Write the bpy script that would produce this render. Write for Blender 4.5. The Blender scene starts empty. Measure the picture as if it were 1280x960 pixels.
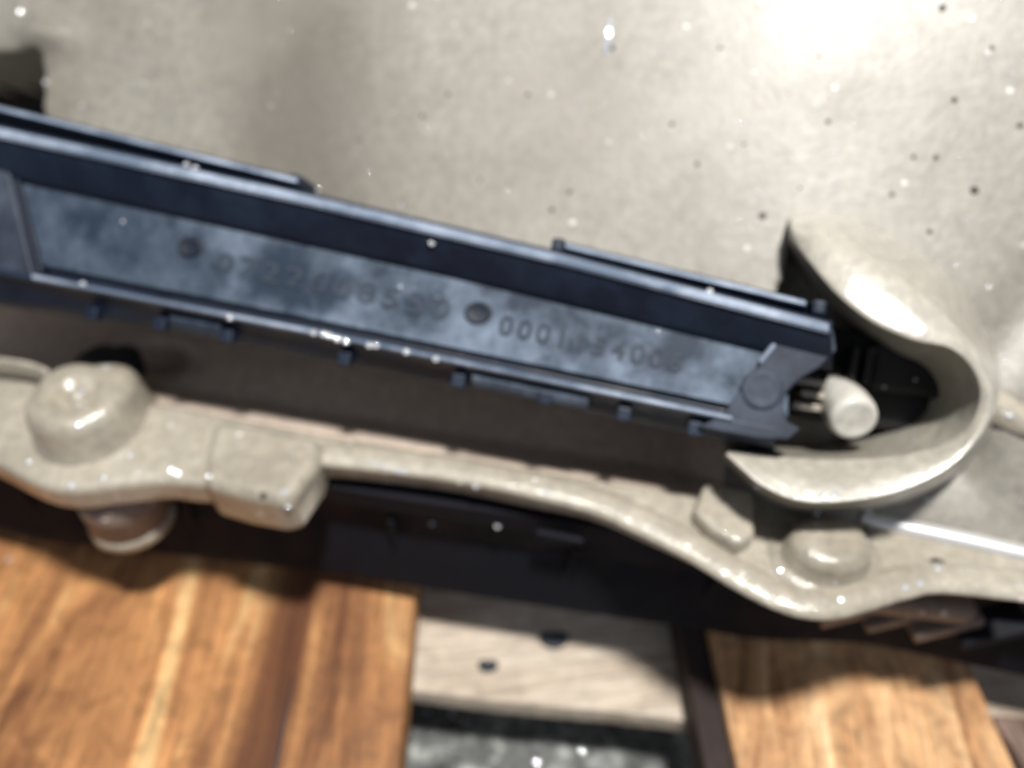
import bpy, bmesh, math, random
import numpy as np
from mathutils import Vector, Matrix, noise as mnoise
from mathutils.bvhtree import BVHTree
random.seed(7)
S = bpy.context.scene
COL = S.collection

# ---------------------------------------------------------------- camera
H = 0.30; PITCH = math.radians(45.0); F = 1000.0
FWD = Vector((0, math.cos(PITCH), -math.sin(PITCH)))
UP = Vector((0, math.sin(PITCH), math.cos(PITCH)))
CAM = Vector((0, 0, H))
cd = bpy.data.cameras.new('camera'); cam = bpy.data.objects.new('camera', cd); COL.objects.link(cam)
cam.location = CAM; cam.rotation_euler = (math.radians(90) - PITCH, 0, 0)
cd.sensor_width = 36; cd.lens = 36 * F / 1280; cd.clip_start = 0.005; cd.clip_end = 50
cd.dof.use_dof = True; cd.dof.focus_distance = 0.175; cd.dof.aperture_fstop = 5.6
cd.dof.aperture_blades = 0
S.camera = cam
S.render.resolution_x = 1024; S.render.resolution_y = 768
S.view_settings.view_transform = 'Standard'; S.view_settings.look = 'None'
S.view_settings.exposure = 0.0; S.view_settings.gamma = 1
S.cycles.use_denoising = True
S.cycles.sample_clamp_indirect = 6
S.cycles.max_bounces = 8
S.cycles.caustics_reflective = False

# ---------------------------------------------------------------- light
w = bpy.data.worlds.new('World'); S.world = w; w.use_nodes = True
nt = w.node_tree; bg = nt.nodes['Background']
tc = nt.nodes.new('ShaderNodeTexCoord'); no = nt.nodes.new('ShaderNodeTexNoise'); no.inputs['Scale'].default_value = 1.6
rp = nt.nodes.new('ShaderNodeValToRGB')
rp.color_ramp.elements[0].position = .38; rp.color_ramp.elements[0].color = (.03, .032, .038, 1)
rp.color_ramp.elements[1].position = .66; rp.color_ramp.elements[1].color = (.62, .68, .80, 1)
nt.links.new(tc.outputs['Generated'], no.inputs['Vector']); nt.links.new(no.outputs['Fac'], rp.inputs[0])
nt.links.new(rp.outputs[0], bg.inputs[0]); bg.inputs[1].default_value = 0.85
TGT = Vector((0, .19, .08))
def area(name, loc, target, size, power, col, shape='DISK', sy=None):
    l = bpy.data.lights.new(name, 'AREA'); l.shape = shape; l.size = size
    if sy: l.size_y = sy
    l.energy = power; l.color = col
    o = bpy.data.objects.new(name, l); COL.objects.link(o); o.location = loc
    o.rotation_euler = (Vector(target) - Vector(loc)).to_track_quat('-Z', 'Y').to_euler()
    return o
KEYP = Vector((.085, .19 - .17, 1.0 + .05))
area('ceiling_lamp', KEYP, TGT, .10, 18.5, (1, .975, .94))
# added spot with no lamp in view, pools light on the upper right housing
sl = bpy.data.lights.new('added_spot', 'SPOT'); sl.energy = 10; sl.color = (1, .98, .95)
sl.spot_size = math.radians(9); sl.spot_blend = .4; sl.shadow_soft_size = .02
so = bpy.data.objects.new('added_spot', sl); COL.objects.link(so)

# ---------------------------------------------------------------- helpers
def ray(px, py):
    return FWD + Vector(((px - 640) / F, 0, 0)) - UP * ((py - 480) / F)
def Pd(px, py, d): return CAM + ray(px, py) * d
def Pz(px, py, z):
    r = ray(px, py); return CAM + r * ((z - H) / r.z)
a_ = Pz(300, 530, .078); b_ = Pz(860, 625, .078)
WD = (b_ - a_).normalized()                       # along the housing wall
hn = Vector((WD.y, -WD.x, 0)).normalized()        # towards the camera, level
TIL = math.radians(44)
WN = (hn * math.sin(TIL) + Vector((0, 0, 1)) * math.cos(TIL)).normalized()
WU = WN.cross(WD).normalized()
if WU.z < 0: WU = -WU
def Pw(px, py, s):
    r = ray(px, py); p0 = a_ + WN * s
    return CAM + r * ((p0 - CAM).dot(WN) / r.dot(WN))
def pix(v):
    d = v - CAM; z = d.dot(FWD)
    return 640 + F * d.x / z, 480 - F * d.dot(UP) / z

def link(name, me, mat, parent=None):
    o = bpy.data.objects.new(name, me); COL.objects.link(o)
    if mat: me.materials.append(mat)
    if parent: o.parent = parent; o.matrix_parent_inverse = parent.matrix_world.inverted()
    return o
def empty(name, loc, label, cat, group=None):
    o = bpy.data.objects.new(name, None); COL.objects.link(o); o.location = loc
    o.empty_display_size = .01; o.matrix_world = Matrix.Translation(loc)
    o['label'] = label; o['category'] = cat
    if group: o['group'] = group
    return o
def mesh(name, vs, fs, smooth=True):
    me = bpy.data.meshes.new(name); me.from_pydata([tuple(v) for v in vs], [], fs); me.update()
    bm = bmesh.new(); bm.from_mesh(me); bmesh.ops.recalc_face_normals(bm, faces=bm.faces); bm.to_mesh(me); bm.free()
    if smooth:
        me.polygons.foreach_set('use_smooth', [True] * len(me.polygons))
    return me
def bevel(o, wd, seg=3, ang=35):
    m = o.modifiers.new('bevel', 'BEVEL'); m.width = wd; m.segments = seg
    m.limit_method = 'ANGLE'; m.angle_limit = math.radians(ang); m.harden_normals = False
    return o
def wn(o):
    m = o.modifiers.new('wn', 'WEIGHTED_NORMAL'); m.keep_sharp = False; return o
def loft(rings, closed_ring=True, caps=True, loop=False):
    """rings: list of equally long lists of points"""
    vs = [p for r in rings for p in r]; n = len(rings[0]); fs = []
    m = len(rings)
    for i in range(m if loop else m - 1):
        j = (i + 1) % m
        for k in range(n if closed_ring else n - 1):
            q = (k + 1) % n
            fs.append((i * n + k, i * n + q, j * n + q, j * n + k))
    if caps and not loop and closed_ring:
        fs.append(tuple(range(n - 1, -1, -1))); fs.append(tuple((m - 1) * n + k for k in range(n)))
    return vs, fs
def cr(pts, sub=6, closed=False):
    """Catmull-Rom through tuples"""
    P = [np.array(p, float) for p in pts]; n = len(P); out = []
    rng = range(n if closed else n - 1)
    for i in rng:
        p0 = P[(i - 1) % n] if closed or i > 0 else P[0]
        p1 = P[i]; p2 = P[(i + 1) % n]
        p3 = P[(i + 2) % n] if closed or i + 2 < n else P[-1]
        for k in range(sub):
            t = k / sub
            out.append(.5 * ((2 * p1) + (-p0 + p2) * t + (2 * p0 - 5 * p1 + 4 * p2 - p3) * t * t + (-p0 + 3 * p1 - 3 * p2 + p3) * t ** 3))
    if not closed: out.append(P[-1])
    return [tuple(q) for q in out]
def lerp(x, tab):
    return float(np.interp(x, [t[0] for t in tab], [t[1] for t in tab]))
def prism(name, outline_top, off, mat, parent, bw=.0, seg=3):
    """closed outline (points) extruded by vector off"""
    n = len(outline_top)
    vs = [Vector(p) for p in outline_top] + [Vector(p) + off for p in outline_top]
    fs = [tuple(range(n)), tuple(range(2 * n - 1, n - 1, -1))] + [(k, n + k, n + (k + 1) % n, (k + 1) % n) for k in range(n)]
    o = link(name, mesh(name, vs, fs, False), mat, parent)
    if bw: bevel(o, bw, seg); o.data.polygons.foreach_set('use_smooth', [True] * len(o.data.polygons)); wn(o)
    return o
def lathe(name, prof, c, axis, mat, parent, n=48, shape=None):
    axis = axis.normalized(); q = Vector((0, 0, 1)).rotation_difference(axis); rings = []
    for (r, z) in prof:
        ring = []
        for k in range(n):
            a = 2 * math.pi * k / n
            f = shape(a) if shape else 1
            ring.append(c + q @ Vector((r * f * math.cos(a), r * f * math.sin(a), z)))
        rings.append(ring)
    vs, fs = loft(rings)
    return link(name, mesh(name, vs, fs), mat, parent)
def box(name, c, ax, half, mat, parent, bw=.0006):
    vs = []; fs = [(0, 1, 3, 2), (4, 6, 7, 5), (0, 4, 5, 1), (2, 3, 7, 6), (0, 2, 6, 4), (1, 5, 7, 3)]
    for i in (-1, 1):
        for j in (-1, 1):
            for k in (-1, 1):
                vs.append(c + ax[0] * i * half[0] + ax[1] * j * half[1] + ax[2] * k * half[2])
    o = link(name, mesh(name, vs, fs, False), mat, parent)
    if bw: bevel(o, bw, 2)
    return o

# ---------------------------------------------------------------- materials
class N:
    def __init__(s, name):
        s.m = bpy.data.materials.new(name); s.m.use_nodes = True; s.t = s.m.node_tree
        s.b = s.t.nodes['Principled BSDF']; s.tc = s.t.nodes.new('ShaderNodeTexCoord')
    def mapv(s, scale=(1, 1, 1), rot=(0, 0, 0)):
        m = s.t.nodes.new('ShaderNodeMapping'); m.inputs['Scale'].default_value = scale; m.inputs['Rotation'].default_value = rot
        s.t.links.new(s.tc.outputs['Object'], m.inputs['Vector']); return m.outputs[0]
    def noise(s, scale, detail=4, rough=.55, vec=None, dist=0):
        n = s.t.nodes.new('ShaderNodeTexNoise'); n.inputs['Scale'].default_value = scale
        n.inputs['Detail'].default_value = detail; n.inputs['Roughness'].default_value = rough; n.inputs['Distortion'].default_value = dist
        s.t.links.new(vec or s.tc.outputs['Object'], n.inputs['Vector']); return n.outputs['Fac']
    def vor(s, scale, vec=None, rnd=1):
        n = s.t.nodes.new('ShaderNodeTexVoronoi'); n.inputs['Scale'].default_value = scale; n.inputs['Randomness'].default_value = rnd
        s.t.links.new(vec or s.tc.outputs['Object'], n.inputs['Vector']); return n
    def ramp(s, fac, stops):
        r = s.t.nodes.new('ShaderNodeValToRGB'); e = r.color_ramp.elements
        while len(e) < len(stops): e.new(.5)
        for el, (p, c) in zip(e, stops):
            el.position = p; el.color = (*c, 1) if isinstance(c, tuple) else (c, c, c, 1)
        s.t.links.new(fac, r.inputs[0]); return r.outputs[0]
    def mix(s, fac, a, b, mode='MIX'):
        m = s.t.nodes.new('ShaderNodeMix'); m.data_type = 'RGBA'; m.blend_type = mode
        for i, v in ((0, fac), (6, a), (7, b)):
            if hasattr(v, 'is_linked'): s.t.links.new(v, m.inputs[i])
            else: m.inputs[i].default_value = (*v, 1) if isinstance(v, tuple) else v
        return m.outputs[2]
    def math(s, op, a, b):
        m = s.t.nodes.new('ShaderNodeMath'); m.operation = op
        for i, v in ((0, a), (1, b)):
            if hasattr(v, 'is_linked'): s.t.links.new(v, m.inputs[i])
            else: m.inputs[i].default_value = v
        return m.outputs[0]
    def bump(s, h, strength, dist):
        b = s.t.nodes.new('ShaderNodeBump'); b.inputs['Strength'].default_value = strength; b.inputs['Distance'].default_value = dist
        s.t.links.new(h, b.inputs['Height']); s.t.links.new(b.outputs[0], s.b.inputs['Normal']); s.t.links.new(b.outputs[0], s.b.inputs['Coat Normal']); return b
    def set(s, **k):
        for n, v in k.items():
            i = s.b.inputs[n.replace('_', ' ')]
            if hasattr(v, 'is_linked'): s.t.links.new(v, i)
            elif isinstance(v, tuple): i.default_value = (*v, 1)
            else: i.default_value = v

def casing_mat(name, dark, lite, wet=.5, rlo=.3, rhi=.55, bumpd=.0004, reflection_mottle=False, pits=62, crough=.12):
    n = N(name)
    c = n.ramp(n.noise(14, 6, .6), [(.3, dark), (.7, lite)])
    c2 = n.ramp(n.noise(240, 3, .6), [(.3, .78), (.7, 1.12)])
    c = n.mix(1.0, c, c2, 'MULTIPLY')
    v = n.vor(pits)                                       # sparse dark casting pits
    pit = n.ramp(v.outputs['Distance'], [(.06, 1.0), (.12, 0.0)])
    sel = n.t.nodes.new('ShaderNodeSeparateColor'); n.t.links.new(v.outputs['Color'], sel.inputs[0])
    pit = n.math('MULTIPLY', pit, n.math('GREATER_THAN', sel.outputs[0], .72))
    c = n.mix(pit, c, tuple(x * .25 for x in dark))
    v2 = n.vor(110)
    pale = n.ramp(v2.outputs['Distance'], [(.08, 1.0), (.16, 0.0)])
    sel2 = n.t.nodes.new('ShaderNodeSeparateColor'); n.t.links.new(v2.outputs['Color'], sel2.inputs[0])
    pale = n.math('MULTIPLY', pale, n.math('GREATER_THAN', sel2.outputs[1], .78))
    c = n.mix(n.math('MULTIPLY', pale, .6), c, (.75, .72, .68))
    if reflection_mottle:
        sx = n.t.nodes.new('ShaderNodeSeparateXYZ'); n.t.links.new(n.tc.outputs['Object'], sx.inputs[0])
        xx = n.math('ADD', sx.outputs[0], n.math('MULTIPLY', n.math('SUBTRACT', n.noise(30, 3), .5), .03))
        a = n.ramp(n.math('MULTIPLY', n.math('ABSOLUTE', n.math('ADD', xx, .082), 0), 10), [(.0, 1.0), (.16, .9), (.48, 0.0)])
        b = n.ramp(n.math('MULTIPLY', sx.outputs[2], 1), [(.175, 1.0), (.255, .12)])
        c = n.mix(n.math('MULTIPLY', n.math('MULTIPLY', a, b), .8), c, (.105, .094, .074))  # upright dark band paints a reflection in the wet metal into the colour
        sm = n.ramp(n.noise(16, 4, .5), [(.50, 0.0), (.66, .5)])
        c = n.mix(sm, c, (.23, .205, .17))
    h = n.math('ADD', n.noise(420, 4, .6), n.math('MULTIPLY', n.noise(60, 3, .5), 1.5))
    h = n.math('SUBTRACT', h, n.math('MULTIPLY', pit, 1.0))
    h = n.math('ADD', h, n.math('MULTIPLY', pale, 1.0))
    n.bump(h, .6, bumpd)
    n.set(Base_Color=c, Roughness=n.ramp(n.noise(9, 4), [(.35, rlo), (.65, rhi)]), Specular_IOR_Level=.6,
          Coat_Weight=wet, Coat_Roughness=crough, Metallic=.0)
    return n.m
M = {}
M['wall'] = casing_mat('cast_wall', (.205, .189, .158), (.298, .281, .243), .12, .46, .66, crough=.3, bumpd=.0003, reflection_mottle=True, pits=40)
M['casing'] = casing_mat('cast_housing', (.255, .225, .172), (.42, .385, .315), .9, bumpd=.0006)
M['rib'] = casing_mat('shaded_cast_rib', (.14, .105, .085), (.22, .17, .14), .1, .5, .7)  # housing metal browned and darkened: underside shade and wood reflection in the colour
M['cowl'] = casing_mat('cowl_cast_highlit', (.30, .275, .225), (.43, .405, .345), 1.0, .3, .45, crough=.33)  # paler copy of the housing tone, painting in the cowl's wet highlight
M['bar'] = None
def plastic(name, base, dusty, amt, rough=.42, scale=55, spec=.42):
    n = N(name)
    d = n.ramp(n.noise(scale, 6, .65), [(.42, 0.0), (.62, 1.0)])
    d2 = n.ramp(n.noise(scale * 6, 3, .6), [(.3, .55), (.75, 1.0)])
    k = n.math('MULTIPLY', n.math('MULTIPLY', d, d2), n.ramp(n.noise(13, 2), [(.38, amt * .35), (.56, amt)]))
    n.set(Base_Color=n.mix(k, base, dusty), Roughness=n.ramp(n.noise(scale, 3), [(.3, rough), (.7, rough + .25)]), Specular_IOR_Level=spec)
    n.bump(n.noise(300, 3), .4, .00015)
    return n.m
M['bar'] = plastic('navy_black_plastic', (.003, .008, .022), (.026, .05, .09), .40)
M['edge'] = plastic('plastic_edge_highlight', (.10, .13, .18), (.42, .48, .58), 1.0, .32, 30)  # pale tone paints the highlights along the bar's rims
M['panel'] = plastic('dusty_panel', (.010, .021, .040), (.17, .215, .28), 1.0, .5, 36)
M['letter'] = plastic('moulded_letter', (.014, .022, .037), (.06, .078, .105), .8, .5, 38)
M['endp'] = plastic('scuffed_plastic', (.010, .015, .028), (.085, .105, .14), .8, .5, 34)
n = N('grit'); n.set(Base_Color=(.05, .042, .035), Roughness=.8); M['grit'] = n.m
M['mark'] = plastic('dark_mark', (.006, .009, .018), (.02, .03, .05), .3, .4)
M['pan'] = plastic('black_pan_plastic', (.0035, .004, .008), (.012, .012, .017), .3, .62, 70, .25)
M['black'] = plastic('black_connector_and_holes', (.006, .006, .007), (.03, .028, .03), .3, .5)
n = N('white_plastic'); n.set(Base_Color=n.ramp(n.noise(160, 5, .65), [(.3, (.34, .32, .27)), (.5, (.5, .48, .43)), (.7, (.56, .55, .50))]), Roughness=.35); M['plug'] = n.m
n = N('water'); n.set(Base_Color=(.75, .77, .80), Roughness=.06, IOR=1.9, Specular_IOR_Level=1.0, Transmission_Weight=0.0, Metallic=.5); M['drop'] = n.m

def wood(name, stops, rot=0.0, wear=.5, scale=70, seed=0.0, rough=.5, band=None):
    n = N(name)
    mp = n.t.nodes.new('ShaderNodeMapping'); mp.inputs['Rotation'].default_value = (0, 0, rot)
    mp.inputs['Location'].default_value = (seed, seed * .7, seed * .3)
    n.t.links.new(n.tc.outputs['Object'], mp.inputs['Vector'])
    st = n.t.nodes.new('ShaderNodeMapping'); st.inputs['Scale'].default_value = (1, .16, 1)
    n.t.links.new(mp.outputs[0], st.inputs['Vector'])
    g = n.noise(scale, 5, .6, st.outputs[0], 1.2)
    st2 = n.t.nodes.new('ShaderNodeMapping'); st2.inputs['Scale'].default_value = (1, .05, 1)
    n.t.links.new(mp.outputs[0], st2.inputs['Vector'])
    fine = n.noise(scale * 9, 4, .7, st2.outputs[0], .3)
    c = n.ramp(g, stops)
    c = n.mix(.75, c, n.ramp(fine, [(.3, .55), (.7, 1.25)]), 'MULTIPLY')
    blot = n.noise(110, 5, .65, mp.outputs[0], .8)
    c = n.mix(wear, c, n.ramp(blot, [(.32, .45), (.5, .95), (.7, 1.35)]), 'MULTIPLY')
    if band:
        m_, c_ = band
        sx = n.t.nodes.new('ShaderNodeSeparateXYZ'); n.t.links.new(n.tc.outputs['Object'], sx.inputs[0])
        d = n.math('SUBTRACT', sx.outputs[0], n.math('ADD', n.math('MULTIPLY', sx.outputs[1], m_), c_))
        d = n.math('ADD', d, n.math('MULTIPLY', n.math('SUBTRACT', g, .5), .03))
        f = n.ramp(n.math('ADD', n.math('MULTIPLY', d, 10), .5), [(.25, 0.0), (.34, .85), (.44, .9), (.53, .25), (.60, .12)])
        c = n.mix(f, c, n.mix(fine, (.03, .009, .004), (.12, .040, .016)))
    n.set(Base_Color=c, Roughness=n.ramp(blot, [(.3, rough), (.7, rough + .25)]), Specular_IOR_Level=.25)
    n.bump(n.math('ADD', n.math('MULTIPLY', fine, .6), g), .5, .0009)
    return n
s1, s2 = Pz(412, 720, 0), Pz(352, 958, 0)
bm_ = (s2.x - s1.x) / (s2.y - s1.y)
wl = wood('orange_board', [(.30, (.10, .035, .014)), (.42, (.28, .125, .05)), (.54, (.47, .225, .085)), (.66, (.66, .42, .19))], wear=.6, scale=34, seed=.13, band=(bm_, s1.x - bm_ * s1.y))
wr = wood('pale_orange_board', [(.30, (.10, .045, .02)), (.42, (.42, .22, .10)), (.56, (.60, .36, .18)), (.72, (.82, .62, .38))], rot=.12, wear=.7, scale=60, seed=.57)
wp = wood('pine_board', [(.3, (.34, .27, .20)), (.5, (.52, .44, .35)), (.75, (.62, .55, .45))], rot=math.radians(83), wear=.35, scale=60, seed=.9, rough=.6)
wb = wood('brown_board', [(.3, (.10, .06, .045)), (.7, (.22, .15, .12))], wear=.5, seed=.31)
M['shaded_side'] = wood('shaded_side_strip', [(.3, (.012, .007, .006)), (.7, (.05, .03, .025))], wear=.5, seed=.41).m
n = N('wet_concrete')
g = n.noise(60, 8, .7)
c = n.ramp(g, [(.35, (.03, .032, .03)), (.50, (.15, .155, .145)), (.62, (.5, .52, .48))])
n.set(Base_Color=c, Roughness=n.ramp(g, [(.3, .15), (.7, .6)])); n.bump(n.noise(150, 6, .7), .8, .003); M['ground'] = n.m
n = N('pale_metal_lip'); n.set(Base_Color=(.72, .72, .72), Roughness=.38, Metallic=.6); M['bright'] = n.m

# ---------------------------------------------------------------- ground and pallet
gm = mesh('ground', [(-3, -2, -.075), (3, -2, -.075), (3, 4, -.075), (-3, 4, -.075)], [(0, 1, 2, 3)], False)
g = link('ground', gm, M['ground']); g['kind'] = 'structure'

pallet = empty('pallet', Pz(640, 760, -.02), 'wooden pallet of orange and pale boards lying on wet dark ground under the housing', 'pallet')
def board(name, q, z, th, mat, bw=.0012, seg=24, label=None, wav=.0006):
    """q: four XY corners (front-left, front-right, back-right, back-left); edges slightly uneven"""
    q = [Vector((p[0], p[1], 0)) for p in q]
    rings = []
    for i in range(seg + 1):
        t = i / seg
        a = q[0].lerp(q[3], t); b = q[1].lerp(q[2], t)
        ja = wav * mnoise.noise(Vector((t * 9, z * 90, len(name)))); jb = wav * mnoise.noise(Vector((t * 8 + 40, z * 70, 3)))
        dr = (b - a).normalized(); a = a + dr * ja * 2; b = b + dr * jb * 2; w = (b - a).length
        r = []
        r.append(a + dr * 0 + Vector((0, 0, z - th)))
        r.append(a + Vector((0, 0, z - bw))); r.append(a + dr * bw * .3 + Vector((0, 0, z - bw * .3))); r.append(a + dr * bw + Vector((0, 0, z)))
        for k in range(1, 14):
            p = a.lerp(b, k / 14)
            r.append(p + Vector((0, 0, z + .0004 * mnoise.noise(Vector((p.x * 90, p.y * 14, z * 10))))))
        r.append(b - dr * bw + Vector((0, 0, z))); r.append(b - dr * bw * .3 + Vector((0, 0, z - bw * .3))); r.append(b + Vector((0, 0, z - bw)))
        r.append(b + Vector((0, 0, z - th)))
        rings.append(r)
    vs, fs = loft(rings)
    o = link(name, mesh(name, vs, fs), mat, pallet)
    if label: o['label'] = label
    m = o.modifiers.new('es', 'EDGE_SPLIT'); m.split_angle = math.radians(40)
    return o
def line_at(p, q, y):
    t = (y - p.y) / (q.y - p.y); return (p.x + (q.x - p.x) * t, y)
e1, e2 = Pz(520, 735, 0), Pz(498, 958, 0)
l0, l1 = line_at(e1, e2, -.05), line_at(e1, e2, .48)
# the board is split along a crack: narrow right strip and wide left piece
s1, s2 = Pz(412, 720, 0), Pz(352, 958, 0)
k0, k1 = line_at(s1, s2, -.05), line_at(s1, s2, .48)
board('deck_board', [(-.36, -.05), l0, l1, (-.34, .48)], 0, .02, wl.m, .0010, seg=40, label='broad orange-brown board at the left with a dark stained band and a crack along it')
cp = [Pz(x, y, .0003) for x, y in ((368, 842), (362, 870), (355, 900), (350, 930), (343, 965), (337, 1000))]
cw = [.0001, .0003, .0005, .0006, .0006, .0002]
vs, fs = loft([[p + Vector((-w_, 0, -.001)), p + Vector((-w_, 0, .0001)), p + Vector((w_, 0, .0001)), p + Vector((w_, 0, -.001))] for p, w_ in zip(cp, cw)])
link('crack', mesh('crack', vs, fs, False), M['mark'], pallet)
e1, e2 = Pz(885, 790, 0), Pz(922, 958, 0); f1, f2 = Pz(1198, 800, 0), Pz(1268, 958, 0)
board('deck_board', [line_at(e1, e2, -.05), line_at(f1, f2, -.05), line_at(f1, f2, .48), line_at(e1, e2, .48)], 0, .022, wr.m, .0010, label='pale orange sunlit board with streaky grain')
e1, e2 = Pz(848, 785, -.004), Pz(880, 958, -.004); f1, f2 = Pz(883, 790, -.004), Pz(918, 958, -.004)
board('deck_board', [line_at(e1, e2, -.05), line_at(f1, f2, -.05), line_at(f1, f2, .48), line_at(e1, e2, .48)], -.003, .0185, M['shaded_side'], .0010, label='added shade strip, narrow almost black strip standing for the shaded side of the pale orange board')  # added dark strip paints the shaded side face of the pale board
# cross board below
c1, c2 = Pz(505, 862, -.023), Pz(870, 905, -.023); dr = (c2 - c1).normalized(); pn = Vector((-dr.y, dr.x, 0))
q = [c1 - dr * .5, c1 + dr * .7, c1 + dr * .7 + pn * .09, c1 - dr * .5 + pn * .09]
q = [q[1], q[2], q[3], q[0]]
cb = board('cross_board', [c1 - dr * .3, c1 - dr * .3 + pn * .088, c1 + dr * .5 + pn * .088, c1 + dr * .5], -.023, .011, wp.m, .0012, 60, 'pale pine cross board with two dark nail holes', .0012)
for (x, y, r) in ((692, 800, .0042), (610, 833, .0028)):
    c = Pz(x, y, -.0228)
    ring = [(r * 1.25, -.004), (r * 1.2, 0.0006), (r * 1.0, .0010), (r * .6, .0009), (r * .05, .0008)]
    nh = lathe('nail_hole', ring, c, Vector((0, 0, 1)), M['mark'], pallet, 20, lambda a: 1 + .25 * math.cos(2 * a) + .1 * math.sin(3 * a))
# dark board at lower right corner
r1, r2, r3 = Pz(1243, 893, 0), Pz(1290, 968, 0), Pz(1340, 915, 0)
v = (r2 - r1) * 4
board('deck_board', [r1 + v, r1 + v + Vector((.12, 0, 0)), r1 + Vector((.12, -.01, 0)), r1], -.001, .02, wb.m, .001, label='dull brown board corner at the lower right')

# ---------------------------------------------------------------- housing
hous = empty('transmission_housing', Pz(640, 650, .0), 'wet beige cast metal machine housing with rounded bolt bosses and flange edge', 'machine housing')
hollow = [(990, 300), (1015, 330), (1050, 368), (1090, 400), (1140, 425), (1182, 440), (1206, 468), (1210, 500), (1190, 532), (1155, 550), (1110, 562), (1060, 566), (1010, 566), (970, 562), (935, 560), (905, 545), (905, 440), (970, 385)]
def inside(x, y, poly):
    c = False; j = len(poly) - 1
    for i in range(len(poly)):
        xi, yi = poly[i]; xj, yj = poly[j]
        if (yi > y) != (yj > y) and x < (xj - xi) * (y - yi) / (yj - yi) + xi: c = not c
        j = i
    return c
def sst(e0, e1, x):
    t = max(0, min(1, (x - e0) / (e1 - e0))); return t * t * (3 - 2 * t)
def seg_d(x, y, a, b):
    ax, ay = a; bx, by = b; dx, dy = bx - ax, by - ay
    t = max(0, min(1, ((x - ax) * dx + (y - ay) * dy) / (dx * dx + dy * dy)))
    return math.hypot(x - ax - dx * t, y - ay - dy * t)
def hW(x, y, u, v):
    h = 0.0
    # gentle barrel towards the top, undulating casting
    h += -.04 * max(0, v - .09) ** 1.5
    h += .0016 * mnoise.noise(Vector((u * 9, v * 9, 2.2))) + .0003 * mnoise.noise(Vector((u * 34, v * 34, 8)))
    # recessed floor under the bar, level behind the flange
    fx = sst(960, 860, x)
    if fx > 0:
        h -= fx * (math.sin(TIL) * (v if v < .050 else max(0, .050 * (1 - (v - .050) / .022))) + .020 * sst(0, .008, v) * sst(.075, .055, v))
        h -= .020 * math.exp(-(((x - 130) / 34) ** 2 + ((y - 446) / 18) ** 2))
    # pocket at the top left
    pk = sst(12, 2, x) * sst(36, 52, y) * sst(170, 150, y)
    h -= .05 * pk
    # lump above the pocket
    h += .006 * math.exp(-(((x - 22) / 40) ** 2 + ((y - 20) / 22) ** 2))
    # hollow behind the cowl
    if inside(x, y, hollow): h -= .018
    # right side: ledge running off from the cowl, and a crease above it
    d = (y - (498 + (x - 1240) * .45))
    if x > 1190:
        f = sst(1190, 1245, x)
        h += f * (.010 * sst(-8, 26, d) - .009 * sst(40, 150, d))
    d2 = seg_d(x, y, (1200, 490), (1330, 330))
    h -= .0035 * math.exp(-(d2 / 40) ** 2)
    h += .06 * (u - .19) * sst(.02, .09, v) * (1 if u < .19 else sst(.11, .22, v))
    # rises into the flange on the right
    if x > 1040:
        h -= .004 * sst(650, 560, y) * sst(1040, 1100, x) * sst(480, 560, y)
    return h
u0, u1, v0, v1 = -.42, .50, -.001, .34
NU, NV = 600, 260
o0 = a_ - WN * 0
vs = []
for j in range(NV + 1):
    v = v0 + (v1 - v0) * j / NV
    for i in range(NU + 1):
        u = u0 + (u1 - u0) * i / NU
        p = o0 + WD * u + WU * v
        x, y = pix(p)
        vs.append(p + WN * hW(x, y, u, v))
fs = [(j * (NU + 1) + i, j * (NU + 1) + i + 1, (j + 1) * (NU + 1) + i + 1, (j + 1) * (NU + 1) + i) for j in range(NV) for i in range(NU)]
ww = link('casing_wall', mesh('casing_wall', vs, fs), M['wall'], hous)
if ww.data.polygons[0].normal.dot(WN) < 0: ww.data.flip_normals()
M['recess_floor'] = casing_mat('brown_recess', (.50, .40, .32), (.64, .54, .45), .25, .4, .6)  # recess floor faces take a paler, warmer brown than the wall
ww.data.materials.append(M['recess_floor'])
for p in ww.data.polygons:
    v = (p.center - a_).dot(WU)
    if v < .075:
        x, y = pix(p.center)
        if x < 905 and v < .07: p.material_index = 1
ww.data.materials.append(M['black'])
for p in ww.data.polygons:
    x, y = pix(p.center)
    if x < 90 and y < 180 and (p.center - a_).dot(WN) < -.055: p.material_index = 2  # black colour paints the shade inside the deep pocket

# flange plate
FB, FT = .067, .080
sil = [(-120, 560), (-60, 580), (0, 600), (58, 630), (100, 640), (160, 634), (215, 628), (250, 632), (300, 632), (350, 622), (380, 606), (410, 602), (450, 604), (560, 618), (650, 636), (740, 655),
       (800, 680), (870, 713), (940, 752), (985, 774), (1020, 778), (1060, 766), (1110, 750), (1160, 740), (1215, 742), (1280, 752), (1400, 776)]
fr = [Pz(x, y, FB) for x, y in cr(sil, 5)]
back = [Pz(x, 530 + .1696 * (x - 300) - k, .078) for x, k in ((1420, 30), (1280, 30), (1100, 25), (960, 20), (880, 6), (640, 4), (400, 4), (180, 8), (60, 14), (-60, 20), (-130, 20))]
ol = [Vector((p.x, p.y, FT)) for p in fr + back]
prism('flange', ol, Vector((0, 0, FB - FT)), M['casing'], hous, .0035, 5)
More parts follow.
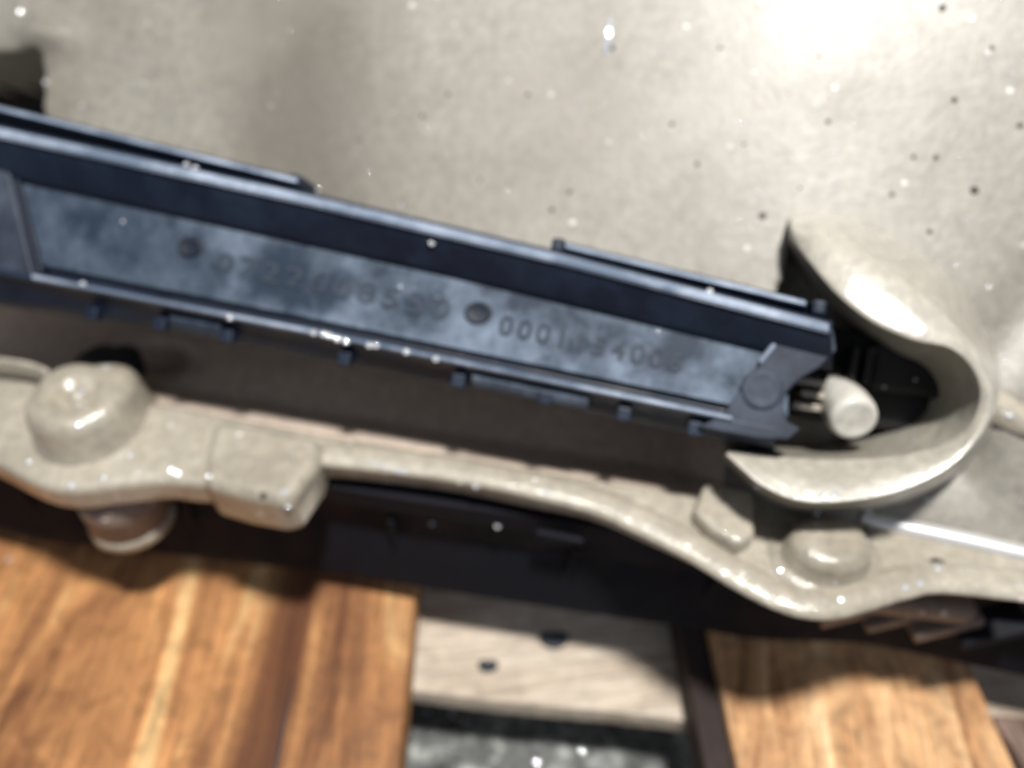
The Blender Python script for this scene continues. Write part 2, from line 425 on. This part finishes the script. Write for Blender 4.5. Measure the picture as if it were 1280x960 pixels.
# thin rear lip of the flange on the right (pale, partly metallic) 
def strip(name, pts, z0, wpx, hgt, mat, parent, r=None):
    """rounded bead along pixel points on level z0"""
    P = [Pz(x, y, z0) for x, y in cr(pts, 6)]; rings = []
    for i, p in enumerate(P):
        t = (P[min(i + 1, len(P) - 1)] - P[max(i - 1, 0)]).normalized(); s = Vector((-t.y, t.x, 0))
        rr = []
        for k in range(12):
            a = 2 * math.pi * k / 12
            rr.append(p + s * math.cos(a) * wpx + Vector((0, 0, math.sin(a) * hgt)))
        rings.append(rr)
    vs, fs = loft(rings); return link(name, mesh(name, vs, fs), mat, parent)
strip('rear_lip', [(1076, 645), (1100, 652), (1160, 665), (1220, 678), (1290, 694), (1400, 716)], .0802, .0030, .0026, M['bright'], hous)
strip('front_bead', [(405, 568), (450, 572), (560, 586), (650, 603), (740, 625), (800, 650), (870, 686), (930, 722), (985, 748), (1030, 754), (1080, 742), (1120, 730), (1170, 722), (1290, 734)], .0795, .0058, .0024, M['casing'], hous)
strip('rear_lip', [(-60, 452), (0, 456), (40, 462), (62, 470)], .088, .0014, .004, M['casing'], hous)

P = [Pw(x, y, .006) for x, y in cr([(1225, 497), (1250, 512), (1290, 530), (1500, 600)], 5)]; rg = []
for i, p in enumerate(P):
    t = (P[min(i + 1, len(P) - 1)] - P[max(i - 1, 0)]).normalized(); sd = WN.cross(t)
    rg.append([p + sd * math.cos(2 * math.pi * k / 12) * .0055 + WN * math.sin(2 * math.pi * k / 12) * .0045 for k in range(12)])
vs, fs = loft(rg); link('side_rib', mesh('side_rib', vs, fs), M['casing'], hous)
# big rounded boss at the left
def bshape(a):
    s = math.sin(a)
    return 1 + .22 * sst(0, .8, s) * abs(math.sin(2 * a))
hb = Pz(108, 540, FT)
prof = [(.0225, -.006), (.0212, .0005), (.0203, .004), (.0196, .0105), (.0184, .0135), (.0164, .0152), (.0140, .0156), (.0100, .0158), (.0080, .0152), (.0066, .0130), (.0050, .0122), (.0040, .0132), (.0032, .0150), (.0018, .0160), (.0002, .0163)]
lathe('bolt_boss', prof, hb + Vector((0, .004, 0)), Vector((0, .05, 1)), M['casing'], hous, 64, lambda a: .93 * bshape(a))
# its barrel under the flange
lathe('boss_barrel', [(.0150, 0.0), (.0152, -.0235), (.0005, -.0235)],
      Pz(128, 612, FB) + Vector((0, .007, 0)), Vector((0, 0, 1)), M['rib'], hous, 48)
lathe('barrel_foot', [(.0150, -.0230), (.0160, -.0245), (.0162, -.0268), (.0152, -.0290), (.0125, -.0298), (.0005, -.0298)],
      Pz(128, 612, FB) + Vector((0, .007, 0)), Vector((0, 0, 1)), M['casing'], hous, 48)
lathe('boss_shade_disc', [(.0105, -.006), (.0105, .0006), (.0085, .0009), (.0002, .0009)], Pz(134, 452, .0805), Vector((0, 0, 1)), M['black'], hous, 28, lambda a: 1 + .45 * abs(math.cos(a)) - .2)  # raised black disc painting the shade of the notch behind the boss
# squared lug overlapping the flange edge
lug = [Pz(x, y, .0855) for x, y in ((266, 520), (330, 530), (404, 545), (396, 580), (368, 618), (352, 626), (300, 616), (250, 602), (256, 560))]
prism('clamp_lug', lug, Vector((0, 0, -.021)), M['casing'], hous, .0050, 5)
# small block and domed bolt pad at the right ear
blk = [Pz(x, y, .0870) for x, y in ((880, 602), (944, 612), (945, 668), (925, 680), (893, 664), (866, 638))]
prism('cast_block', blk, Vector((0, 0, -.012)), M['casing'], hous, .0022, 3)
cb_ = Pz(1030, 697, FT)
lathe('bolt_dome', [(.0175, -.004), (.0160, .0010), (.0134, .0008), (.0124, .0020), (.0117, .0065), (.0104, .0090), (.0080, .0102), (.005, .0104), (.0002, .0103)], cb_, Vector((0, 0, 1)), M['casing'], hous, 48,
      lambda a: 1 + .10 * math.cos(2 * a))
lathe('bolt_hole', [(.0052, -.002), (.0052, .0050), (.0046, .0058), (.0038, .0052), (.0034, .001), (.0002, .001)], Pz(1044, 676, FT), Vector((0, -.3, 1)), M['casing'], hous, 28)
lathe('bolt_hole_core', [(.0036, .002), (.0036, .0048), (.0002, .0048)], Pz(1044, 676, FT), Vector((0, -.3, 1)), M['black'], hous, 20)
lathe('drain_hole', [(.0028, -.001), (.0026, .0007), (.0020, .0009), (.0016, .0004), (.0001, .0003)], Pz(1172, 708, FT), Vector((0, 0, 1)), M['black'], hous, 20)

# cowl: scoop-shaped lip
base_o = [(985, 270), (1040, 264), (1100, 284), (1150, 311), (1197, 348), (1225, 398), (1248, 455), (1250, 510), (1228, 560), (1188, 600), (1128, 630), (1060, 640), (1000, 640), (950, 620), (925, 596), (900, 568)]
ridge = [(987, 277), (1040, 283), (1086, 318), (1122, 346), (1160, 374), (1202, 414), (1234, 464), (1242, 510), (1218, 555), (1178, 590), (1120, 616), (1060, 627), (1000, 627), (955, 609), (930, 589), (907, 568)]
inner = [(990, 298), (1012, 327), (1047, 368), (1090, 402), (1142, 425), (1188, 436), (1217, 465), (1224, 501), (1205, 540), (1165, 560), (1112, 571), (1060, 574), (1010, 573), (970, 570), (938, 565), (912, 563)]
deep = [(984, 312), (1003, 342), (1034, 384), (1074, 418), (1112, 448), (1135, 464), (1146, 482), (1145, 498), (1136, 514), (1115, 528), (1088, 542), (1055, 552), (1010, 558), (970, 556), (940, 553), (916, 553)]
sr = [.012, .018, .024, .027, .0285, .029, .029, .029, .030, .031, .032, .033, .033, .032, .030, .026]
si = [.014, .021, .028, .0315, .0335, .033, .031, .029, .027, .025, .024, .023, .023, .023, .023, .023]
B, R, I, D = (cr(x, 6) for x in (base_o, ridge, inner, deep))
SR = [t[0] for t in cr([(x,) for x in sr], 6)]; SI = [t[0] for t in cr([(x,) for x in si], 6)]
rings = []
for k in range(len(B)):
    p0 = Pw(*B[k], -.004); p1 = Pw(*R[k], SR[k]); p2 = Pw(*I[k], SI[k]); p3 = Pw(*D[k], -.013)
    ring = []
    # rounded profile
    ctrl = [p0, p0.lerp(p1, .55) + (p0 - p2) * .04, p0.lerp(p1, .92), p1, p1.lerp(p2, .12) + WN * .0008, p1.lerp(p2, .5) + WN * .0016, p1.lerp(p2, .88) + WN * .0008, p2, p2.lerp(p3, .04), p2.lerp(p3, .3), p3]
    ring = [Vector(t) for t in cr([tuple(c) for c in ctrl], 3)]
    ctr = Pw(1090, 480, -.028)
    ring.append(p3 + (p0 - p3) * .35); 
    rings.append(ring)
vs, fs = loft(rings)
link('cowl', mesh('cowl', vs, fs), M['cowl'], hous)

# connector in the hollow
bx = (WD, WU, WN)
box('connector_body', Pw(1075, 475, -.012), bx, (.022, .016, .010), M['black'], hous, .002)
box('connector_body', Pw(1125, 450, -.008), bx, (.012, .012, .012), M['black'], hous, .002)
for k, (x, y) in enumerate(((1008, 478), (1014, 494), (1004, 508))):
    box('connector_fin', Pw(x, y, .006), (WD, WU, WN), (.0045, .0011, .006), M['casing'], hous, .0004)
for x in (1062, 1080):
    box('connector_fin', Pw(x, 458, .004), bx, (.0010, .006, .006), M['black'], hous, .0004)

# oil pan
pb = [(-140, 640), (-60, 652), (0, 664), (60, 678), (180, 690), (300, 705), (410, 716), (520, 735), (650, 755), (780, 775), (860, 785), (930, 798), (985, 802), (1080, 806), (1200, 830), (1280, 846), (1420, 874)]
PZ = .012
pbs = cr(pb, 5); ringp = []
pts = [Pz(x, y, PZ) for x, y in pbs]
def pring(p, i):
    t = (pts[min(i + 1, len(pts) - 1)] - pts[max(i - 1, 0)]).normalized(); s = Vector((-t.y, t.x, 0))
    if s.y < 0: s = -s
    f = lambda b, z: Vector((p.x, p.y, 0)) + s * b + Vector((0, 0, z))
    return [f(.012, PZ), f(.001, PZ), f(0, PZ + .0008), f(0, PZ + .0035), f(.0006, PZ + .006), f(.0016, PZ + .010), f(.003, PZ + .016),
            f(.0065, PZ + .03), f(.0068, FB - .012), f(.0045, FB - .010), f(.0035, FB - .0092), f(.0035, FB - .0005), f(.012, FB - .0005)]
rings = [pring(p, i) for i, p in enumerate(pts)]
vs, fs = loft(rings)
pan = link('oil_pan', mesh('oil_pan', vs, fs, False), M['pan'], hous); pan['label'] = 'black plastic oil pan under the flange'
# ribs on the pan face
random.seed(3)
for x in (60, 250, 492, 700, 880, 1180, 1300):
    i = min(range(len(pbs)), key=lambda k: abs(pbs[k][0] - x)); p = pts[i]
    t = (pts[i + 1] - pts[i - 1]).normalized(); s = Vector((-t.y, t.x, 0))
    lean = random.uniform(-.25, .45)
    ax = ((t).normalized(), s, (Vector((0, 0, 1)) + t * lean).normalized())
    box('pan_rib', p + s * .0055 + Vector((0, 0, .022)), ax, (.0011, .0022, .017), M['pan'], pan, .0004)
for x, y in ((586, 640), (700, 672), (470, 628)):
    p = Pz(x, y, .060)
    box('pan_clip', p + Vector((0, 0, 0)), (WD, hn, Vector((0, 0, 1))), (.0085, .0012, .0018), M['pan'], pan, .0005)
# slanted metal ribs beneath the right ear
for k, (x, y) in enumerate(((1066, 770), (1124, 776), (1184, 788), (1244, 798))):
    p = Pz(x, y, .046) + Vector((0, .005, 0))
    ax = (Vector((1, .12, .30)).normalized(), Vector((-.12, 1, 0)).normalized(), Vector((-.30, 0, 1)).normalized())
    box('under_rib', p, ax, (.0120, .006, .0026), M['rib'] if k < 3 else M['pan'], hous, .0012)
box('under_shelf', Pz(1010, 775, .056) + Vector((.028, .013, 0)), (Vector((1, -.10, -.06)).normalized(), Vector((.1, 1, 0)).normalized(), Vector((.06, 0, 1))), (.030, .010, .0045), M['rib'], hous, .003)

# ---------------------------------------------------------------- plug
plug = None
pa, pb_ = Pw(1040, 482, -.002), Pw(1069, 526, .020)
ax = (pb_ - pa)
L = ax.length
plug = lathe('stopper', [(.0058, -.002), (.0060, L * .25), (.0070, L * .45), (.0076, L * .62), (.0077, L * .78), (.0076, L * .87), (.0073, L * .93), (.0066, L * .975), (.0056, L * .985), (.0045, L * .975), (.0002, L * .985)],
             pa, ax, M['plug'], None, 40)
plug['label'] = 'rounded off-white plastic stopper in the dark hollow beside the bar end'; plug['category'] = 'stopper'

# ---------------------------------------------------------------- dark plastic bar
bar = empty('plastic_bar', Pw(500, 470, .02), 'long dark navy plastic bar with recessed dusty panel of moulded digits', 'plastic bar')
SB = .006
def Pb(x, y, s_): return Pw(x, y, s_ + SB)
lA1 = lambda x: 131 + .243 * x
lA2 = lambda x: 302 + .240 * (x - 705)
lB = lambda x: lerp(x, [(-200, 124), (0, 165), (375, 247), (700, 323), (1045, 412)])
lC = lambda x: lerp(x, [(-200, 178), (0, 221), (560, 344), (950, 438), (1100, 474)])
lD = lambda x: lerp(x, [(-200, 293), (50, 343), (400, 412), (900, 515), (1100, 556)])
lG = lambda x: lerp(x, [(-200, 345), (0, 382), (210, 413), (600, 488), (880, 545), (1100, 590)])
def extr(name, xs, rows, mat, parent=bar, bw=0):
    rings = [[Pw(x, f(x), s + SB) for f, s in rows] for x in xs]
    vs, fs = loft(rings); o = link(name, mesh(name, vs, fs), mat, parent)
    m = o.modifiers.new('es', 'EDGE_SPLIT'); m.split_angle = math.radians(50)
    return o
O = lambda f, d: (lambda x: f(x) + d)
def rng(a, b, st=24):
    n = max(2, int((b - a) / st)); return [a + (b - a) * i / n for i in range(n + 1)]
# upper rim (sloping dark face between ridge and panel)
extr('upper_rim', rng(-110, 1040), [(O(lB, -9), -.006), (O(lB, -9), .0285), (O(lB, -7), .0305), (O(lB, -1), .0322), (O(lB, 5), .0330), (O(lB, 10), .0325),
                                   (O(lB, 24), .0300), (O(lC, -8), .0262), (O(lC, 0), .0245), (O(lC, 4), .0225), (O(lC, 4), -.006)], M['bar'])
extr('ridge_edge', rng(-110, 1036), [(O(lB, -6), .0300), (O(lB, -5), .0320), (O(lB, -1), .0333), (O(lB, 4), .0340), (O(lB, 8), .0334), (O(lB, 9), .0318)], M['edge'])
def ledge(name, x0, x1, lA):
    lBm = O(lB, -8)
    o = extr(name, rng(x0, x1), [(O(lA, 1), -.006), (O(lA, 0), .0235), (O(lA, 2), .0255), (O(lA, 6), .0262), (O(lA, 10), .0255), (O(lA, 12), .0215), (lBm, .0205), (lBm, -.006)], M['bar'])
    extr('ledge_edge', rng(x0 + 1, x1 - 1), [(O(lA, 1.5), .0250), (O(lA, 3), .0266), (O(lA, 7), .0272), (O(lA, 10), .0262), (O(lA, 10.5), .0250)], M['edge'])
ledge('top_ledge', -110, 372, lA1)
ledge('top_ledge', 706, 1008, lA2)
# small end ramps of the ledges
for (x, y, d) in ((378, 233, 1), (700, 312, -1), (1018, 388, 1)):
    box('ledge_end', Pb(x, y, .018), (WD, WU, WN), (.0022, .0024, .0075), M['bar'], bar, .0012)
# panel
pn_ = extr('label_panel', rng(8, 985), [(O(lC, 2), -.004), (O(lC, 2), .0236), (O(lD, -12), .0236), (O(lD, -12), -.004)], M['panel'])
# lower rim
extr('lower_rim', rng(-110, 968), [(O(lD, -13), -.006), (O(lD, -13), .0205), (O(lD, -2), .0215), (O(lD, 3), .0268), (O(lD, 9), .0272), (O(lD, 14), .0245),
                                  (O(lG, -14), .0215), (O(lG, -4), .0195), (O(lG, 0), .0165), (O(lG, 0), -.004)], M['bar'])
extr('rim_edge', rng(40, 915), [(O(lD, 1.5), .0255), (O(lD, 3), .0275), (O(lD, 6), .0280), (O(lD, 9), .0274), (O(lD, 10), .0255)], M['edge'])
# left end block and right end plate
le = [(-110, 160), (10, 203), (12, 222), (42, 346), (38, 352), (-110, 330)]
prism('end_groove', [Pb(x, y, .0252) for x, y in ((10, 222), (22, 224), (52, 342), (40, 346))], -WN * .004, M['mark'], bar, .0004, 2)
prism('end_plate', [Pb(x, y, .0262) for x, y in le], -WN * .014, M['endp'], bar, .0012, 3)
re = [(955, 428), (1000, 405), (1042, 412), (1046, 438), (1024, 460), (1000, 474), (984, 490), (978, 510), (986, 528), (1002, 536), (985, 550), (950, 549), (872, 534), (905, 518), (925, 490), (968, 430)]
prism('end_plate', [Pb(x, y, .0270) for x, y in re], -WN * .018, M['endp'], bar, .0012, 3)
eb = [(972, 432), (966, 428), (948, 452), (952, 456)]
prism('end_chamfer', [Pb(x, y, .0278) for x, y in eb], -WN * .004, M['edge'], bar, .0006, 2)
lathe('moulded_boss', [(.0062, -.001), (.0060, .0002), (.0050, .0004), (.0040, .0002), (.0030, .0001), (.0002, .0001)], Pb(953, 487, .0272), WN, M['endp'], bar, 32)
# ejector marks
for (x, y) in ((238, 309), (598, 391)):
    lathe('ejector_mark', [(.0042, -.001), (.0040, .0004), (.0034, .0006), (.0028, .0003), (.0002, .0003)], Pb(x, y, .0237), WN, M['mark'], bar, 28, lambda a: 1 + .12 * math.cos(2 * a))
# little clips on the lower face
for i, x in enumerate((118, 203, 286, 432, 574, 682, 780, 868)):
    box('edge_clip', Pb(x, lG(x) - 7, .0225), (WD, WU, WN), (.0022, .0022, .0022), M['bar'], bar, .0006)
for a, b in ((212, 275), (590, 735)):
    extr('lower_face_step', rng(a, b, 12), [(O(lG, -19), .016), (O(lG, -19), .0238), (O(lG, -16), .0248), (O(lG, -5), .0232), (O(lG, -3), .0215), (O(lG, -3), .016)], M['panel'])
# moulded digits
def digits(txt, xa, ya, xb, yb, hpx):
    cu = bpy.data.curves.new('t', 'FONT'); cu.body = txt; cu.size = 1; cu.extrude = .02; cu.offset = .015; cu.resolution_u = 3; cu.space_character = 1.25
    o = bpy.data.objects.new('t', cu); COL.objects.link(o)
    bpy.context.view_layer.update()
    me = bpy.data.meshes.new_from_object(o.evaluated_get(bpy.context.evaluated_depsgraph_get()))
    bpy.data.objects.remove(o)
    me.name = 'moulded_digits'
    A, Bp = Pb(xa, ya, .0236), Pb(xb, yb, .0236)
    ex = (Bp - A); Ln = ex.length; ex = ex.normalized(); ey = WN.cross(ex)
    xs = [v.co.x for v in me.vertices]; x0, x1 = min(xs), max(xs)
    k = Ln / (x1 - x0); hh = (Pb(xa, ya, .0236) - Pb(xa, ya - hpx, .0236)).length / .72
    for v in me.vertices:
        v.co = A + ex * ((v.co.x - x0) * k) + ey * (v.co.y * hh) + WN * (.0004 * (1 if v.co.z > 0 else -1))
    o = link('moulded_digits', me, M['letter'], bar); return o
digits('0722608550', 268, 338, 560, 400, 25)
digits('0001154006', 622, 417, 852, 467, 25)

# aim the added spot at the upper right of the housing
tp = Pw(1050, -45, 0); so.location = tp + Vector((.10, .02, .75))
so.rotation_euler = (tp - so.location).to_track_quat('-Z', 'Y').to_euler()

# ---------------------------------------------------------------- water beads and added glints
bpy.context.view_layer.update()
dg = bpy.context.evaluated_depsgraph_get()
def hit(px, py):
    r = ray(px, py).normalized(); ok, loc, nor, idx, ob, mt = S.ray_cast(dg, CAM, r)
    return (loc, nor, ob) if ok else (None, None, None)
def bead(vs, fs, c, nrm, r, Rc, n=10):
    """shallow cap, rim radius r, curvature radius Rc"""
    q = nrm.to_track_quat('Z', 'Y'); b0 = len(vs); zs = math.sqrt(Rc * Rc - r * r)
    rings = [0.001, .35, .65, .88, 1.0]
    for f in rings:
        for k in range(n):
            a = 2 * math.pi * k / n; x = r * f
            vs.append(c + q @ Vector((x * math.cos(a), x * math.sin(a), math.sqrt(Rc * Rc - x * x) - zs)))
    for k in range(n): 
        a = 2 * math.pi * k / n
        vs.append(c + q @ Vector((r * .9 * math.cos(a), r * .9 * math.sin(a), -r * .5)))
    m = len(rings) + 1
    for i in range(m - 1):
        for k in range(n):
            fs.append((b0 + i * n + k, b0 + i * n + (k + 1) % n, b0 + (i + 1) * n + (k + 1) % n, b0 + (i + 1) * n + k))
    fs.append(tuple(b0 + k for k in range(n))); fs.append(tuple(b0 + (m - 1) * n + n - 1 - k for k in range(n)))
glints = [(37, 578, 1), (90, 607, 1), (130, 598, 1), (163, 570, 1), (100, 531, 1.6), (214, 587, 1.5), (222, 592, 1.5), (262, 596, 1), (480, 583, .9), (466, 579, .6), (495, 588, .8), (505, 590, .6),
          (595, 607, .6), (683, 615, .7), (975, 714, 1.5), (1051, 750, 1.5), (948, 607, 1.2), (1030, 622, 1.2), (1042, 620, .9), (102, 491, .6), (133, 460, .5), (103, 356, .5), (288, 396, .7),
          (392, 416, .5), (405, 418, 1.0), (412, 420, 1.0), (422, 423, 1.3), (433, 426, 1.3), (462, 431, .7), (470, 432, .6), (508, 440, .7), (545, 448, .4), (540, 303, .4), (233, 207, .4), (244, 211, .4), (887, 365, .5),
          (1132, 735, .6), (1150, 730, .6), (1172, 712, .7), (58, 103, .6), (587, 887, 1.3), (534, 890, .5), (695, 903, .5), (26, 15, 1.6), (540, 653, .6), (622, 657, .4), (12, 700, .3),
          (1262, 519, .8), (1085, 640, .5), (8, 90, .0), (355, 615, .6), (360, 632, .6), (1020, 640, .5)]
gv, gf = [], []; owners = {}
for (x, y, k) in glints:
    if k <= 0: continue
    loc, nor, ob = hit(x, y)
    if loc is None: continue
    hv = ((CAM - loc).normalized() + (KEYP - loc).normalized()).normalized()
    root = ob.parent.name if ob.parent else ob.name
    if ob.parent and ob.parent.parent: root = ob.parent.parent.name
    L_ = owners.setdefault(root, ([], []))
    sc = .0010 * (1 + .12 * k)
    bead(L_[0], L_[1], loc + nor * .0002, hv, sc, .0052 * k ** .6, 12)  # bead added and tilted to send a lamp glint to the camera
# scattered fine droplets
random.seed(5)
for i in range(13):
    x, y = random.uniform(505, 862), random.uniform(885, 956)
    loc, nor, ob = hit(x, y)
    if ob is None or ob.name != 'ground': continue
    L_ = owners.setdefault('ground', ([], []))
    hv = ((CAM - loc).normalized() + (Vector((random.uniform(-.5, .5), random.uniform(-.9, .3), 1))).normalized()).normalized()
    bead(L_[0], L_[1], loc + nor * .0002, hv, random.uniform(.0008, .0018), .005, 10)
random.seed(11)
for i in range(260):
    x, y = random.uniform(-20, 1300), random.uniform(-20, 800)
    loc, nor, ob = hit(x, y)
    if loc is None: continue
    root = ob.parent.name if ob.parent else ob.name
    if ob.parent and ob.parent.parent: root = ob.parent.parent.name
    if root in ('pallet', 'stopper'): continue
    if ob.name.startswith(('oil_pan', 'pan_')): continue
    if nor.dot(CAM - loc) < 0: nor = -nor
    if root == 'plastic_bar' and random.random() < .85: continue
    r = random.uniform(.0002, .0007)
    L_ = owners.setdefault(root, ([], []))
    bead(L_[0], L_[1], loc + nor * .00005, nor, r, r * random.uniform(1.3, 2.2), 8)
# dark casting pits on the wall
pv, pf = [], []
for (x, y, rr_) in ((1178, 10, 1.2), (1218, 238, 1.4), (953, 270, 1.2), (1193, 125, 1.0), (1170, 197, .9), (1142, 196, .8), (1275, 157, .9), (1162, 290, .9), (1115, 243, .8), (660, 118, .8), (712, 240, .8), (528, 145, .8), (690, 262, .9), (840, 155, .8),
                 (560, 118, .8), (1023, 70, .6), (250, 462, 1.0), (900, 60, .7), (1035, 152, .8), (872, 205, .8), (1000, 235, .6), (1240, 60, .8), (1082, 660, .8), (600, 225, .7), (930, 180, .6), (450, 175, .7), (1085, 668, .6), (765, 60, 1.0)):
    loc, nor, ob = hit(x, y)
    if loc is not None: bead(pv, pf, loc + nor * .00004, nor, .00105 * rr_, .003, 10)
po = link('casting_pits', mesh('casting_pits', pv, pf), M['grit'], bpy.data.objects['transmission_housing']); po['kind'] = 'stuff'
# one long drip on the wall
loc, nor, ob = hit(760, 45)
L_ = owners['transmission_housing']; q = nor.to_track_quat('Z', 'Y'); b0 = len(L_[0])
dn = (-WU).normalized(); sd = nor.cross(dn).normalized()
for i in range(7):
    a = math.pi * i / 6; 
    for k in range(8):
        t = 2 * math.pi * k / 8; rr = .0016 * math.sin(a) + .0001
        L_[0].append(loc + dn * (-math.cos(a) * .0075) + sd * rr * math.cos(t) + nor * rr * math.sin(t) * .8)
for i in range(6):
    for k in range(8):
        L_[1].append((b0 + i * 8 + k, b0 + i * 8 + (k + 1) % 8, b0 + (i + 1) * 8 + (k + 1) % 8, b0 + (i + 1) * 8 + k))
for root, (gv, gf) in owners.items():
    ob = bpy.data.objects[root]
    if ob.name in ('ground',):
        o = link('water_drops_and_glints', mesh('water_drops_and_glints', gv, gf), M['drop']); o['kind'] = 'stuff'
        o['label'] = 'water drops and added glint beads on the wet dark ground'; o['category'] = 'water drops'
    else:
        o = link('water_drops_and_glints', mesh('water_drops_and_glints', gv, gf), M['drop'], ob if ob.type == 'EMPTY' else None); o['kind'] = 'stuff'
